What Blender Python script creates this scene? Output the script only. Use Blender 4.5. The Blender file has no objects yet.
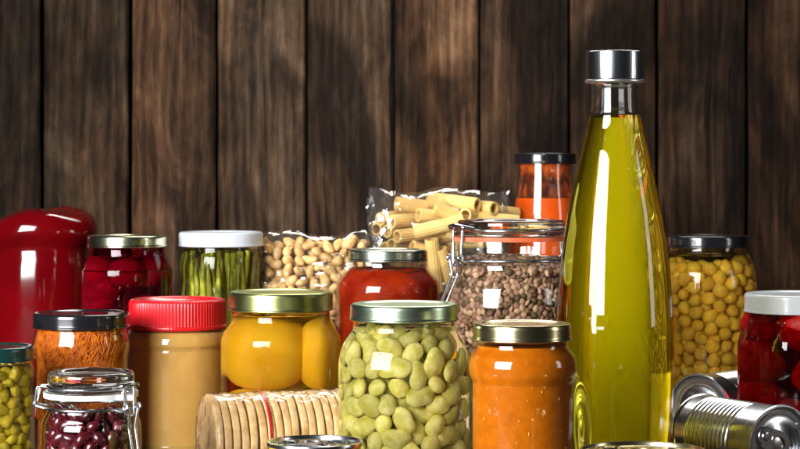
import bpy, bmesh, math, random
import numpy as np
from mathutils import Vector, Matrix, Euler

scene = bpy.context.scene
COL = scene.collection
H = 0.25          # camera height above the table
F = 2000.0        # focal length in photo pixels (photo 800 px wide)
HY = 170.0        # horizon row in the photo

# ------------------------------------------------------------------ camera
cam = bpy.data.cameras.new('camera')
cam.sensor_width = 36.0
cam.lens = 36.0 * F / 800.0
cam.shift_y = -(224.5 - HY) / 800.0
cam.clip_end = 50
cam.dof.use_dof = True
cam.dof.focus_distance = 1.52
cam.dof.aperture_fstop = 24.0
camo = bpy.data.objects.new('camera', cam)
COL.objects.link(camo)
camo.location = (0, 0, H)
camo.rotation_euler = (math.radians(90), 0, 0)
scene.camera = camo

# ------------------------------------------------------------------ world (dim studio) and lamps
world = bpy.data.worlds.new('World')
scene.world = world
world.use_nodes = True
world.node_tree.nodes['Background'].inputs[0].default_value = (0.9, 0.95, 1.0, 1)
world.node_tree.nodes['Background'].inputs[1].default_value = 0.012

def area(name, loc, target, sx, sy, power, color, spread=180):
    l = bpy.data.lights.new(name, 'AREA')
    l.shape = 'RECTANGLE'; l.size = sx; l.size_y = sy
    l.energy = power; l.color = color; l.spread = math.radians(spread)
    o = bpy.data.objects.new(name, l); COL.objects.link(o)
    o.location = loc
    d = Vector(target) - Vector(loc)
    o.rotation_euler = d.to_track_quat('-Z', 'Y').to_euler()
    return o
area('key_softbox', (-1.05, 0.30, 0.56), (0.08, 1.72, 0.12), 1.05, 0.98, 32.0, (0.96, 0.98, 1.0), 110)
area('fill_softbox', (1.35, 1.22, 0.40), (0.10, 1.7, 0.12), 0.22, 0.60, 1.6, (1.0, 0.97, 0.93), 150)
area('added_backlight', (0.12, 2.26, 0.86), (0.12, 1.62, 0.10), 0.9, 0.16, 2.4, (1.0, 0.97, 0.92), 90)  # added lamp above and behind, makes the oil and jar contents glow
sl = bpy.data.lights.new('background_spot', 'SPOT')
sl.energy = 19.0; sl.spot_size = math.radians(39); sl.spot_blend = 1.0; sl.shadow_soft_size = 0.05; sl.color = (1.0, 0.93, 0.85)
so = bpy.data.objects.new('background_spot', sl); COL.objects.link(so); so.location = (0.0, 1.35, 0.80)
so.rotation_euler = (Vector((-0.04, 2.4, 0.24)) - so.location).to_track_quat('-Z', 'Y').to_euler()

scene.view_settings.view_transform = 'Standard'
scene.view_settings.look = 'None'
scene.view_settings.exposure = 0.0
scene.view_settings.gamma = 1.0
scene.view_settings.use_curve_mapping = False
cy = scene.cycles
cy.use_denoising = True
cy.max_bounces = 12
cy.diffuse_bounces = 3
cy.glossy_bounces = 4
cy.transmission_bounces = 8
cy.transparent_max_bounces = 32
cy.volume_bounces = 6
cy.sample_clamp_indirect = 6.0

# ------------------------------------------------------------------ materials
def newmat(name):
    m = bpy.data.materials.new(name); m.use_nodes = True
    nt = m.node_tree; nt.nodes.clear()
    out = nt.nodes.new('ShaderNodeOutputMaterial')
    return m, nt, out
def N(nt, kind, **kw):
    n = nt.nodes.new('ShaderNode' + kind)
    for k, v in kw.items():
        if k.startswith('i_'):
            n.inputs[k[2:].replace('_', ' ')].default_value = v
        else:
            setattr(n, k, v)
    return n
def L(nt, a, b): nt.links.new(a, b)
def c4(c): return (c[0], c[1], c[2], 1.0)

def ramp(nt, fac, stops):
    r = N(nt, 'ValToRGB')
    e = r.color_ramp.elements
    while len(e) < len(stops): e.new(0.5)
    for el, (p, c) in zip(e, stops):
        el.position = p; el.color = c4(c) if not isinstance(c, float) else (c, c, c, 1)
    L(nt, fac, r.inputs[0]); return r
def coords(nt, scale=(1, 1, 1), rnd=True):
    tc = N(nt, 'TexCoord'); mp = N(nt, 'Mapping')
    mp.inputs['Scale'].default_value = scale
    if rnd:
        oi = N(nt, 'ObjectInfo'); ml = N(nt, 'Math', operation='MULTIPLY'); ml.inputs[1].default_value = 37.0
        L(nt, oi.outputs['Random'], ml.inputs[0])
        ad = N(nt, 'VectorMath', operation='ADD'); L(nt, tc.outputs['Object'], ad.inputs[0]); L(nt, ml.outputs[0], ad.inputs[1])
        L(nt, ad.outputs[0], mp.inputs[0])
    else:
        L(nt, tc.outputs['Object'], mp.inputs[0])
    return mp.outputs[0]
def noise(nt, vec, scale, detail=4, rough=0.55, dist=0.0):
    n = N(nt, 'TexNoise'); n.inputs['Scale'].default_value = scale; n.inputs['Detail'].default_value = detail
    n.inputs['Roughness'].default_value = rough; n.inputs['Distortion'].default_value = dist
    L(nt, vec, n.inputs['Vector']); return n.outputs[0]

def solid(name, c1, c2=None, rough=0.4, scale=80, bump=0.0, metal=0.0, coat=0.0, sss=0.0, rad=(0.004, 0.002, 0.001), stretch=(1, 1, 1), spec=0.5, pos=(0.35, 0.65), vary=0.0, bscale=None):
    m, nt, out = newmat(name)
    b = N(nt, 'BsdfPrincipled')
    b.inputs['Roughness'].default_value = rough
    b.inputs['Metallic'].default_value = metal
    b.inputs['Coat Weight'].default_value = coat
    b.inputs['Coat Roughness'].default_value = 0.06
    b.inputs['Specular IOR Level'].default_value = spec
    if sss:
        b.inputs['Subsurface Weight'].default_value = sss
        b.inputs['Subsurface Radius'].default_value = rad
        b.inputs['Subsurface Scale'].default_value = 1.0
    v = coords(nt, stretch)
    n = noise(nt, v, scale, 5)
    r = ramp(nt, n, [(pos[0], c1), (pos[1], c2 or c1)])
    colout = r.outputs[0]
    if vary:
        oi = N(nt, 'ObjectInfo'); mr = N(nt, 'MapRange')
        mr.inputs[3].default_value = 1 - vary; mr.inputs[4].default_value = 1 + vary
        L(nt, oi.outputs['Random'], mr.inputs[0])
        vm = N(nt, 'VectorMath', operation='SCALE'); L(nt, colout, vm.inputs[0]); L(nt, mr.outputs[0], vm.inputs['Scale'])
        colout = vm.outputs[0]
    L(nt, colout, b.inputs['Base Color'])
    if bump:
        bp = N(nt, 'Bump'); bp.inputs['Strength'].default_value = bump; bp.inputs['Distance'].default_value = 0.001
        L(nt, noise(nt, v, bscale or scale * 2, 5), bp.inputs['Height']); L(nt, bp.outputs[0], b.inputs['Normal'])
    L(nt, b.outputs[0], out.inputs[0])
    return m

def schlick(nt, f0=0.042, bumpout=None):
    g = N(nt, 'NewGeometry'); d = N(nt, 'VectorMath', operation='DOT_PRODUCT')
    L(nt, bumpout or g.outputs['Normal'], d.inputs[0]); L(nt, g.outputs['Incoming'], d.inputs[1])
    a = N(nt, 'Math', operation='ABSOLUTE'); L(nt, d.outputs['Value'], a.inputs[0])
    s = N(nt, 'Math', operation='SUBTRACT', use_clamp=True); s.inputs[0].default_value = 1; L(nt, a.outputs[0], s.inputs[1])
    p = N(nt, 'Math', operation='POWER'); p.inputs[1].default_value = 5; L(nt, s.outputs[0], p.inputs[0])
    m = N(nt, 'Math', operation='MULTIPLY_ADD'); m.inputs[1].default_value = 1 - f0; m.inputs[2].default_value = f0
    L(nt, p.outputs[0], m.inputs[0]); return m.outputs[0]

def clear(name, tint=(1, 1, 1), f0=0.042, rough=0.01, bump=0.0, bscale=60, haze=0.0):
    """thin clear sheet: straight-through transmission plus Fresnel reflection"""
    m, nt, out = newmat(name)
    t = N(nt, 'BsdfTransparent'); t.inputs[0].default_value = c4(tint)
    g = N(nt, 'BsdfGlossy'); g.inputs['Roughness'].default_value = rough
    bo = None
    if bump:
        bp = N(nt, 'Bump'); bp.inputs['Strength'].default_value = bump; bp.inputs['Distance'].default_value = 0.004
        L(nt, noise(nt, coords(nt), bscale, 2, 0.4, 1.5), bp.inputs['Height']); bo = bp.outputs[0]
        L(nt, bo, g.inputs['Normal'])
    mx = N(nt, 'MixShader'); L(nt, schlick(nt, f0, bo), mx.inputs[0]); L(nt, t.outputs[0], mx.inputs[1]); L(nt, g.outputs[0], mx.inputs[2])
    res = mx.outputs[0]
    if haze:
        df = N(nt, 'BsdfDiffuse'); df.inputs[0].default_value = (0.9, 0.9, 0.9, 1)
        m2 = N(nt, 'MixShader'); m2.inputs[0].default_value = haze; L(nt, res, m2.inputs[1]); L(nt, df.outputs[0], m2.inputs[2]); res = m2.outputs[0]
    L(nt, res, out.inputs[0]); return m

def tinted(name, tint):
    m, nt, out = newmat(name)
    t = N(nt, 'BsdfTransparent'); t.inputs[0].default_value = c4(tint); L(nt, t.outputs[0], out.inputs[0]); return m

GLASS = clear('jar_glass', (0.985, 0.99, 0.985))
FILM = clear('plastic_film', (0.96, 0.96, 0.96), 0.10, 0.05, 0.5, 30, 0.014)
WRAP = clear('cling_wrapper', (0.97, 0.97, 0.97), 0.05, 0.1, 0.5, 70, 0.01)

m, nt, out = newmat('thick_glass')
b = N(nt, 'BsdfPrincipled'); b.inputs['Base Color'].default_value = (0.97, 0.99, 0.98, 1); b.inputs['Transmission Weight'].default_value = 1
b.inputs['Roughness'].default_value = 0.0; b.inputs['IOR'].default_value = 1.48; L(nt, b.outputs[0], out.inputs[0])
THICK = m
def wet(name, tint=(1, 1, 1)):
    m, nt, out = newmat(name)
    b = N(nt, 'BsdfPrincipled'); b.inputs['Base Color'].default_value = c4(tint); b.inputs['Transmission Weight'].default_value = 1
    b.inputs['Roughness'].default_value = 0.0; b.inputs['IOR'].default_value = 1.40; L(nt, b.outputs[0], out.inputs[0]); return m
WETFAVA = wet('brine_filled_glass', (.99, .985, .90))
WETASP = wet('olive_brine_filled_glass', (.96, .95, .70))
WETCORN = wet('corn_brine_filled_glass', (.97, .91, .60))
WETPEACH = wet('syrup_filled_glass', (1.0, .84, .38))
WETBEET = wet('beetroot_juice_filled_glass', (.58, .04, .15))
WETFRUIT = wet('fruit_juice_filled_glass', (.84, .06, .07))
WETCHICK = wet('chickpea_brine_filled_glass', (1.0, .92, .60))

m, nt, out = newmat('olive_oil')
b = N(nt, 'BsdfPrincipled'); b.inputs['Base Color'].default_value = (1, 1, 1, 1); b.inputs['Transmission Weight'].default_value = 1
b.inputs['Roughness'].default_value = 0.0; b.inputs['IOR'].default_value = 1.47; L(nt, b.outputs[0], out.inputs[0])
va = N(nt, 'VolumeAbsorption'); va.inputs[0].default_value = (0.925, 0.865, 0.0, 1); va.inputs['Density'].default_value = 42
L(nt, va.outputs[0], out.inputs['Volume'])
OIL = m
def glow_volume(name, dens):  # scattering volume added to imitate light shining through the middle of the oil
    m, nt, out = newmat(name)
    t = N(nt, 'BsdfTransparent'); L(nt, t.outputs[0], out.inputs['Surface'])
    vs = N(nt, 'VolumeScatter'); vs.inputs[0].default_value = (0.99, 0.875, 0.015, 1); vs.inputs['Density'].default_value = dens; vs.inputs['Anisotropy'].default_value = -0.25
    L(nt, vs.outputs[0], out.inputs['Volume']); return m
OILGLOW = glow_volume('added_oil_glow', 7)
OILGLOWCORE = glow_volume('added_oil_glow_core', 85)

def metal(name, col, rough=0.25, bump=0.03, stretch=(1, 1, 1), paint=False):
    return solid(name, [x * 0.86 for x in col], col, rough, 140, bump, 0.0 if paint else 1.0, stretch=stretch, coat=0.6 if paint else 0.0)
STEEL = metal('tin_steel', (0.62, 0.64, 0.66), 0.22)
WIRE = metal('wire_steel', (0.68, 0.70, 0.72), 0.22)
BRUSH = metal('brushed_steel', (0.62, 0.64, 0.67), 0.2, 0.12, (1, 1, 0.05))
GOLD = metal('gold_lid', (0.70, 0.60, 0.33), 0.22)
PALEGOLD = metal('pale_gold_lid', (0.74, 0.74, 0.50), 0.22)
OLIVEGOLD = metal('olive_gold_lid', (0.50, 0.55, 0.22), 0.3)
SAGE = metal('sage_lid', (0.48, 0.60, 0.42), 0.3)
SILVERGREEN = metal('silver_green_lid', (0.62, 0.70, 0.58), 0.25)
WHITELID = solid('white_lid_enamel', (0.72, 0.76, 0.82), (0.76, 0.80, 0.86), 0.3, 60, coat=0.3)
BLACKLID = solid('black_lid_enamel', (0.006, 0.006, 0.008), (0.012, 0.012, 0.014), 0.18, 60, coat=0.5)
GREENLID = solid('dark_green_lid_enamel', (0.003, 0.028, 0.025), (0.006, 0.04, 0.034), 0.25, 60, coat=0.4)
REDLID = solid('red_screw_plastic', (0.62, 0.006, 0.012), (0.68, 0.01, 0.016), 0.3, 60, coat=0.2)
REDPLASTIC = solid('red_sauce_plastic', (0.10, 0.0004, 0.002), (0.16, 0.001, 0.003), 0.12, 12, coat=1.0, spec=0.2)
YELLOWPRINT = solid('yellow_tin_print', (0.55, 0.40, 0.03), (0.60, 0.45, 0.05), 0.25, 60, coat=0.4)
RUBBER = solid('orange_rubber', (0.62, 0.10, 0.03), (0.70, 0.14, 0.05), 0.55, 90)
WHITERUBBER = solid('white_rubber', (0.6, 0.6, 0.56), (0.7, 0.7, 0.66), 0.5, 90)
PEANUT = solid('peanut_butter', (0.66, 0.36, 0.09), (0.75, 0.43, 0.115), 0.5, 60, 0.3, sss=0.25, spec=0.15, pos=(0.25, 0.75))
PUREE = solid('orange_puree', (0.40, 0.095, 0.001), (0.52, 0.135, 0.002), 0.5, 110, 0.35, sss=0.25, rad=(0.006, 0.002, 0.0005), spec=0.05, pos=(0.3, 0.7))
TOMATO = solid('tomato_sauce', (0.25, 0.010, 0.001), (0.42, 0.028, 0.002), 0.5, 55, 0.3, sss=0.2, spec=0.1)
PASSATA = solid('passata', (0.72, 0.085, 0.004), (0.80, 0.12, 0.006), 0.5, 50, sss=0.2, spec=0.1)
CARROT = solid('grated_carrot', (0.42, 0.075, 0.003), (0.70, 0.17, 0.008), 0.45, 160, 0.3, sss=0.1, spec=0.2)
FAVA = solid('broad_bean_skin', (0.57, 0.50, 0.07), (0.88, 0.79, 0.30), 0.4, 130, 0.4, sss=0.1, rad=(0.003, 0.003, 0.001), vary=0.3, spec=0.25, bscale=190)
CHICK = solid('chickpea_skin', (0.84, 0.49, 0.05), (0.92, 0.60, 0.09), 0.4, 90, 0.4, sss=0.2, vary=0.22, spec=0.2)
KIDNEY = solid('kidney_bean_skin', (0.045, 0.003, 0.006), (0.10, 0.005, 0.010), 0.25, 40, coat=0.4, vary=0.4)
m, nt, out = newmat('lentil_skin')
b = N(nt, 'BsdfPrincipled'); b.inputs['Roughness'].default_value = 0.5; b.inputs['Specular IOR Level'].default_value = 0.2
at_ = N(nt, 'Attribute'); at_.attribute_name = 'tone'
r = ramp(nt, at_.outputs['Fac'], [(0.0, (0.085, 0.050, 0.022)), (0.35, (0.22, 0.115, 0.065)), (0.7, (0.40, 0.225, 0.145)), (1.0, (0.50, 0.34, 0.20))])
L(nt, r.outputs[0], b.inputs['Base Color']); L(nt, b.outputs[0], out.inputs[0])
LENTIL = m
CORN = solid('sweetcorn_skin', (0.50, 0.39, 0.03), (0.64, 0.50, 0.06), 0.35, 60, sss=0.2, vary=0.35, spec=0.2)
NUT = solid('roasted_nut', (0.60, 0.34, 0.10), (0.82, 0.55, 0.23), 0.45, 120, 0.3, vary=0.22)
PASTA = solid('dry_pasta', (0.74, 0.48, 0.15), (0.82, 0.57, 0.20), 0.45, 60, 0.1, sss=0.2, vary=0.08)
ASPARAGUS = solid('asparagus_skin', (0.075, 0.085, 0.005), (0.33, 0.32, 0.03), 0.35, 130, 0.4, vary=0.4, stretch=(1, 1, 0.6), spec=0.2)
PEACH = solid('peach_flesh', (0.84, 0.48, 0.02), (0.92, 0.58, 0.05), 0.4, 30, 0.1, sss=0.35, rad=(0.008, 0.004, 0.001), spec=0.15)
BEET = solid('beetroot_flesh', (0.36, 0.004, 0.035), (0.52, 0.012, 0.06), 0.35, 50, 0.2, sss=0.2, vary=0.35, spec=0.15)
BERRY = solid('red_fruit_flesh', (0.42, 0.003, 0.005), (0.60, 0.010, 0.010), 0.35, 160, 0.5, sss=0.2, vary=0.3, spec=0.15)
CRACKER = solid('baked_cracker', (0.58, 0.30, 0.085), (0.88, 0.58, 0.26), 0.7, 90, 0.5, vary=0.10, bscale=420, pos=(0.28, 0.60))
HERB = solid('dark_herb', (0.05, 0.012, 0.004), (0.09, 0.02, 0.005), 0.5, 90)
REDSTRIP = solid('red_tear_strip', (0.5, 0.01, 0.015), (0.55, 0.012, 0.02), 0.35, 60)

# sauce smear on the inside of a half-empty bottle
m, nt, out = newmat('sauce_smear')
d = N(nt, 'BsdfDiffuse'); d.inputs[0].default_value = (0.62, 0.11, 0.02, 1)
t = N(nt, 'BsdfTransparent'); mx = N(nt, 'MixShader')
v = coords(nt, (1, 1, 0.45))
tc = N(nt, 'TexCoord'); sp = N(nt, 'SeparateXYZ'); L(nt, tc.outputs['Object'], sp.inputs[0])
mr = N(nt, 'MapRange'); mr.inputs[1].default_value = 0.240; mr.inputs[2].default_value = 0.254; mr.inputs[3].default_value = 0.0; mr.inputs[4].default_value = 0.30
L(nt, sp.outputs[2], mr.inputs[0])
ad = N(nt, 'Math', operation='ADD'); L(nt, noise(nt, v, 130, 5), ad.inputs[0]); L(nt, mr.outputs[0], ad.inputs[1])
r = ramp(nt, ad.outputs[0], [(0.50, 0.03), (0.80, 0.8)])
L(nt, r.outputs[0], mx.inputs[0]); L(nt, t.outputs[0], mx.inputs[1]); L(nt, d.outputs[0], mx.inputs[2]); L(nt, mx.outputs[0], out.inputs[0])
SMEAR = m

def wood(name, along='Z'):
    m, nt, out = newmat(name)
    b = N(nt, 'BsdfPrincipled'); b.inputs['Roughness'].default_value = 0.8; b.inputs['Specular IOR Level'].default_value = 0.12
    S = (lambda k: (1, 1, k)) if along == 'Z' else (lambda k: (k, 1, 1))
    # warp field
    base = coords(nt, (1, 1, 1))
    wn = N(nt, 'TexNoise'); wn.inputs['Scale'].default_value = 6; wn.inputs['Detail'].default_value = 3
    mpw = N(nt, 'Mapping'); mpw.inputs['Scale'].default_value = S(0.45); L(nt, base, mpw.inputs[0]); L(nt, mpw.outputs[0], wn.inputs['Vector'])
    wsub = N(nt, 'VectorMath', operation='SUBTRACT'); wsub.inputs[1].default_value = (0.5, 0.5, 0.5); L(nt, wn.outputs['Color'], wsub.inputs[0])
    wsc = N(nt, 'VectorMath', operation='SCALE'); wsc.inputs['Scale'].default_value = 0.03; L(nt, wsub.outputs[0], wsc.inputs[0])
    wad = N(nt, 'VectorMath', operation='ADD'); L(nt, base, wad.inputs[0]); L(nt, wsc.outputs[0], wad.inputs[1])
    def mp(k):
        q = N(nt, 'Mapping'); q.inputs['Scale'].default_value = S(k); L(nt, wad.outputs[0], q.inputs[0]); return q.outputs[0]
    fine = noise(nt, mp(0.05), 420, 6, 0.7)
    streak = noise(nt, mp(0.07), 75, 6, 0.66, 0.2)
    blotch = noise(nt, mp(0.36), 20, 6, 0.7, 0.6)
    patch = noise(nt, mp(0.5), 7.5, 4, 0.55, 0.5)
    wv = N(nt, 'TexWave', wave_type='BANDS', bands_direction='X' if along == 'Z' else 'Y')
    wv.inputs['Scale'].default_value = 26; wv.inputs['Distortion'].default_value = 7; wv.inputs['Detail'].default_value = 3; wv.inputs['Detail Scale'].default_value = 0.9
    L(nt, mp(0.16), wv.inputs['Vector'])
    def mix(a, b_, f):
        q = N(nt, 'Mix', data_type='FLOAT'); q.inputs[0].default_value = f; L(nt, a, q.inputs[2]); L(nt, b_, q.inputs[3]); return q.outputs[0]
    v1 = mix(fine, streak, 0.62)
    v2 = mix(v1, wv.outputs['Fac'], 0.09)
    v3 = mix(v2, blotch, 0.48)
    tone = ramp(nt, v3, [(0.34, (0.007, 0.005, 0.004)), (0.44, (0.028, 0.019, 0.013)), (0.53, (0.075, 0.052, 0.036)), (0.66, (0.20, 0.150, 0.110))])
    hue = ramp(nt, noise(nt, mp(0.3), 12, 3), [(0.36, (1.22, 0.96, 0.74)), (0.62, (1.06, 0.98, 0.90))])
    m1 = N(nt, 'Mix', data_type='RGBA', blend_type='MULTIPLY'); m1.inputs[0].default_value = 1
    L(nt, tone.outputs[0], m1.inputs[6]); L(nt, hue.outputs[0], m1.inputs[7])
    char = ramp(nt, patch, [(0.40, 0.13), (0.55, 1.0)])
    m2 = N(nt, 'Mix', data_type='RGBA', blend_type='MULTIPLY'); m2.inputs[0].default_value = 0.85
    L(nt, m1.outputs[2], m2.inputs[6]); L(nt, char.outputs[0], m2.inputs[7])
    crack = noise(nt, mp(0.02), 120, 3, 0.5)
    cr = ramp(nt, crack, [(0.27, 0.1), (0.34, 1.0)])
    m3 = N(nt, 'Mix', data_type='RGBA', blend_type='MULTIPLY'); m3.inputs[0].default_value = 0.8
    L(nt, m2.outputs[2], m3.inputs[6]); L(nt, cr.outputs[0], m3.inputs[7])
    vo = N(nt, 'TexVoronoi'); vo.inputs['Scale'].default_value = 7.5; vo.inputs['Randomness'].default_value = 1.0; L(nt, mp(0.55), vo.inputs['Vector'])
    kn = ramp(nt, vo.outputs['Distance'], [(0.05, 0.12), (0.12, 1.0)])
    mk_ = N(nt, 'Mix', data_type='RGBA', blend_type='MULTIPLY'); mk_.inputs[0].default_value = 0.8
    L(nt, m3.outputs[2], mk_.inputs[6]); L(nt, kn.outputs[0], mk_.inputs[7]); m3 = mk_
    oi = N(nt, 'ObjectInfo')
    m4 = N(nt, 'Mix', data_type='RGBA', blend_type='MULTIPLY'); m4.inputs[0].default_value = 1
    L(nt, m3.outputs[2], m4.inputs[6]); L(nt, oi.outputs['Color'], m4.inputs[7])
    L(nt, m4.outputs[2], b.inputs['Base Color'])
    hh = N(nt, 'Math', operation='MULTIPLY'); L(nt, v1, hh.inputs[0]); L(nt, cr.outputs[0], hh.inputs[1])
    bp = N(nt, 'Bump'); bp.inputs['Strength'].default_value = 0.8; bp.inputs['Distance'].default_value = 0.003
    L(nt, hh.outputs[0], bp.inputs['Height']); L(nt, bp.outputs[0], b.inputs['Normal'])
    L(nt, b.outputs[0], out.inputs[0]); return m
WOOD = wood('weathered_wood')
TABLEWOOD = wood('table_wood', 'X')

# ------------------------------------------------------------------ mesh helpers
def link(name, me, mat=None, parent=None, loc=(0, 0, 0), rot=None):
    o = bpy.data.objects.new(name, me); COL.objects.link(o)
    if mat and me and not me.materials: me.materials.append(mat)
    o.location = loc
    if rot is not None: o.rotation_euler = rot
    if parent: o.parent = parent
    return o
def tag(o, label, cat, group=None, kind=None):
    o['label'] = label
    if cat: o['category'] = cat
    if group: o['group'] = group
    if kind: o['kind'] = kind
    return o
def thing(name, label, cat, loc, group=None, rot=None):
    o = bpy.data.objects.new(name, None); COL.objects.link(o); o.empty_display_size = 0.02
    o.location = loc
    if rot is not None: o.rotation_euler = rot
    return tag(o, label, cat, group)
def mk(verts, faces, smooth=True, angle=35):
    me = bpy.data.meshes.new('mesh'); me.from_pydata([tuple(v) for v in verts], [], faces); me.update()
    bm = bmesh.new(); bm.from_mesh(me); bmesh.ops.recalc_face_normals(bm, faces=bm.faces); bm.to_mesh(me); bm.free()
    if smooth:
        me.polygons.foreach_set('use_smooth', [True] * len(me.polygons))
        if angle: me.set_sharp_from_angle(angle=math.radians(angle))
    return me
def fillet(pts, n=5):
    """pts: (r, z[, radius]) -> polyline with rounded corners"""
    out = []
    for i, p in enumerate(pts):
        rad = p[2] if len(p) > 2 else 0
        P = Vector(p[:2])
        if rad and 0 < i < len(pts) - 1:
            A = Vector(pts[i - 1][:2]); B = Vector(pts[i + 1][:2])
            a = P + (A - P).normalized() * min(rad, (A - P).length * 0.49)
            b_ = P + (B - P).normalized() * min(rad, (B - P).length * 0.49)
            for k in range(n + 1):
                t = k / n
                out.append(a * (1 - t) ** 2 + P * 2 * t * (1 - t) + b_ * t * t)
        else:
            out.append(P)
    return out
def smoothcurve(pts, n=6):
    """Catmull-Rom through (r, z) points"""
    P = [Vector(p[:2]) for p in pts]; out = []
    for i in range(len(P) - 1):
        p0 = P[max(i - 1, 0)]; p1 = P[i]; p2 = P[i + 1]; p3 = P[min(i + 2, len(P) - 1)]
        for k in range(n):
            t = k / n
            out.append(0.5 * ((2 * p1) + (p2 - p0) * t + (2 * p0 - 5 * p1 + 4 * p2 - p3) * t * t + (3 * p1 - p0 - 3 * p2 + p3) * t ** 3))
    out.append(P[-1]); return out
def lathe_mesh(prof, seg=72, closed=False, rmod=None, angle=35):
    verts, faces, rings = [], [], []
    for j, p in enumerate(prof):
        if abs(p[0]) < 1e-6:
            rings.append([len(verts)]); verts.append((0, 0, p[1]))
        else:
            ids = []
            for i in range(seg):
                a = 2 * math.pi * i / seg
                r = p[0] if rmod is None else rmod(p[0], a, p[1], j)
                ids.append(len(verts)); verts.append((r * math.cos(a), r * math.sin(a), p[1]))
            rings.append(ids)
    pairs = list(zip(rings[:-1], rings[1:]))
    if closed: pairs.append((rings[-1], rings[0]))
    for A, B in pairs:
        if len(A) == 1 and len(B) == 1: continue
        for i in range(seg):
            k = (i + 1) % seg
            if len(A) == 1: faces.append((A[0], B[k], B[i]))
            elif len(B) == 1: faces.append((A[i], A[k], B[0]))
            else: faces.append((A[i], A[k], B[k], B[i]))
    return mk(verts, faces, angle=angle)
def tube_data(path, rad, seg=8, closed=False, caps=True):
    P = [Vector(p) for p in path]; n = len(P); verts, faces = [], []
    prev = None
    for i in range(n):
        if closed: t = P[(i + 1) % n] - P[i - 1]
        else: t = P[min(i + 1, n - 1)] - P[max(i - 1, 0)]
        t.normalize()
        if prev is None:
            u = t.cross(Vector((0, 0, 1)))
            if u.length < 0.1: u = t.cross(Vector((1, 0, 0)))
        else:
            u = prev - t * prev.dot(t)
        u.normalize(); prev = u; w = t.cross(u)
        r = rad[i] if isinstance(rad, (list, tuple)) else rad
        for k in range(seg):
            a = 2 * math.pi * k / seg
            verts.append(P[i] + (u * math.cos(a) + w * math.sin(a)) * r)
    for i in range(n if closed else n - 1):
        for k in range(seg):
            a = i * seg + k; b_ = i * seg + (k + 1) % seg; j = (i + 1) % n
            faces.append((a, b_, j * seg + (k + 1) % seg, j * seg + k))
    if caps and not closed:
        faces.append(tuple(range(seg))[::-1]); faces.append(tuple((n - 1) * seg + k for k in range(seg)))
    return verts, faces
def join_data(lst):
    V, Fc = [], []
    for v, f in lst:
        o = len(V); V += list(v); Fc += [tuple(x + o for x in q) for q in f]
    return V, Fc
def rounded_path(pts, rad=0.002, n=4):
    P = [Vector(p) for p in pts]; out = [P[0]]
    for i in range(1, len(P) - 1):
        A, B, C = P[i - 1], P[i], P[i + 1]
        a = B + (A - B).normalized() * min(rad, (A - B).length * 0.48)
        c = B + (C - B).normalized() * min(rad, (C - B).length * 0.48)
        for k in range(n + 1):
            t = k / n; out.append(a * (1 - t) ** 2 + B * 2 * t * (1 - t) + c * t * t)
    out.append(P[-1]); return out
def wire(name, paths, rad, parent, mat=None, seg=8):
    lst = [tube_data(rounded_path(p) if not c else p, rad, seg, c) for p, c in paths]
    v, f = join_data(lst); return link(name, mk(v, f, angle=60), mat or WIRE, parent)
def circle(r, z, n=64): return [(r * math.cos(2 * math.pi * i / n), r * math.sin(2 * math.pi * i / n), z) for i in range(n)]

def at(px, D): return ((px - 400.0) * D / F, D, 0.0)
def Z(py, D): return H - (py - HY) * D / F

# ------------------------------------------------------------------ setting: plank wall and table
WALL_Y = 2.40
random.seed(4)
def plank_mesh(w, h, d, seed, nz=40):
    rnd = random.Random(seed); verts, faces = [], []
    pl = [0.0]; pr = [0.0]
    for i in range(nz): pl.append(pl[-1] * 0.8 + rnd.uniform(-1, 1) * 0.0005); pr.append(pr[-1] * 0.8 + rnd.uniform(-1, 1) * 0.0005)
    c = 0.0022
    for i in range(nz + 1):
        z = h * i / nz
        l = -w / 2 + pl[i]; r = w / 2 + pr[i]
        for x, y in ((l, d / 2), (l, -d / 2 + c), (l + c, -d / 2), (l + w * .33, -d / 2 - .0003), (r - w * .33, -d / 2 + .0002), (r - c, -d / 2), (r, -d / 2 + c), (r, d / 2)):
            verts.append((x, y, z))
    for i in range(nz):
        for k in range(8):
            a = i * 8 + k; b_ = i * 8 + (k + 1) % 8; faces.append((a, b_, b_ + 8, a + 8))
    faces.append(tuple(range(8))); faces.append(tuple(nz * 8 + k for k in range(8)))
    return mk(verts, faces, angle=30)
def boxmesh(x0, x1, y0, y1, z0, z1):
    v = [(x, y, z) for x in (x0, x1) for y in (y0, y1) for z in (z0, z1)]
    return mk(v, [(0, 1, 3, 2), (4, 6, 7, 5), (0, 4, 5, 1), (2, 3, 7, 6), (0, 2, 6, 4), (1, 5, 7, 3)], smooth=False)
wall = link('wall', boxmesh(-1.0, 1.0, 0.026, 0.036, -0.02, 1.1), solid('dark_backing', (0.006, 0.005, 0.004), (0.01, 0.008, 0.006), 0.9), None, (0, WALL_Y, 0))
tag(wall, 'dark weathered vertical wooden plank wall behind the jars', 'wall', kind='structure')
edges = [-223, -135, -47, 41, 130, 217, 306, 394, 480, 570, 657, 748, 836, 924, 1012]
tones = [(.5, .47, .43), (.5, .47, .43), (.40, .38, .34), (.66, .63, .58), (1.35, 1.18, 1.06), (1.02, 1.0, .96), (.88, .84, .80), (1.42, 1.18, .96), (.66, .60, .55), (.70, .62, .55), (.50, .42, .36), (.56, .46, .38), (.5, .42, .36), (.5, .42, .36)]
for i in range(len(edges) - 1):
    x0 = (edges[i] - 400) * WALL_Y / F; x1 = (edges[i + 1] - 400) * WALL_Y / F
    p = link('plank', plank_mesh(x1 - x0 - random.choice((.0022, .0032, .0042, .0052)), 1.12, 0.022, i), WOOD, wall, ((x0 + x1) / 2, 0.012 + random.uniform(-.0015, .0015), -0.02))
    p.color = c4(tones[i])
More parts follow.
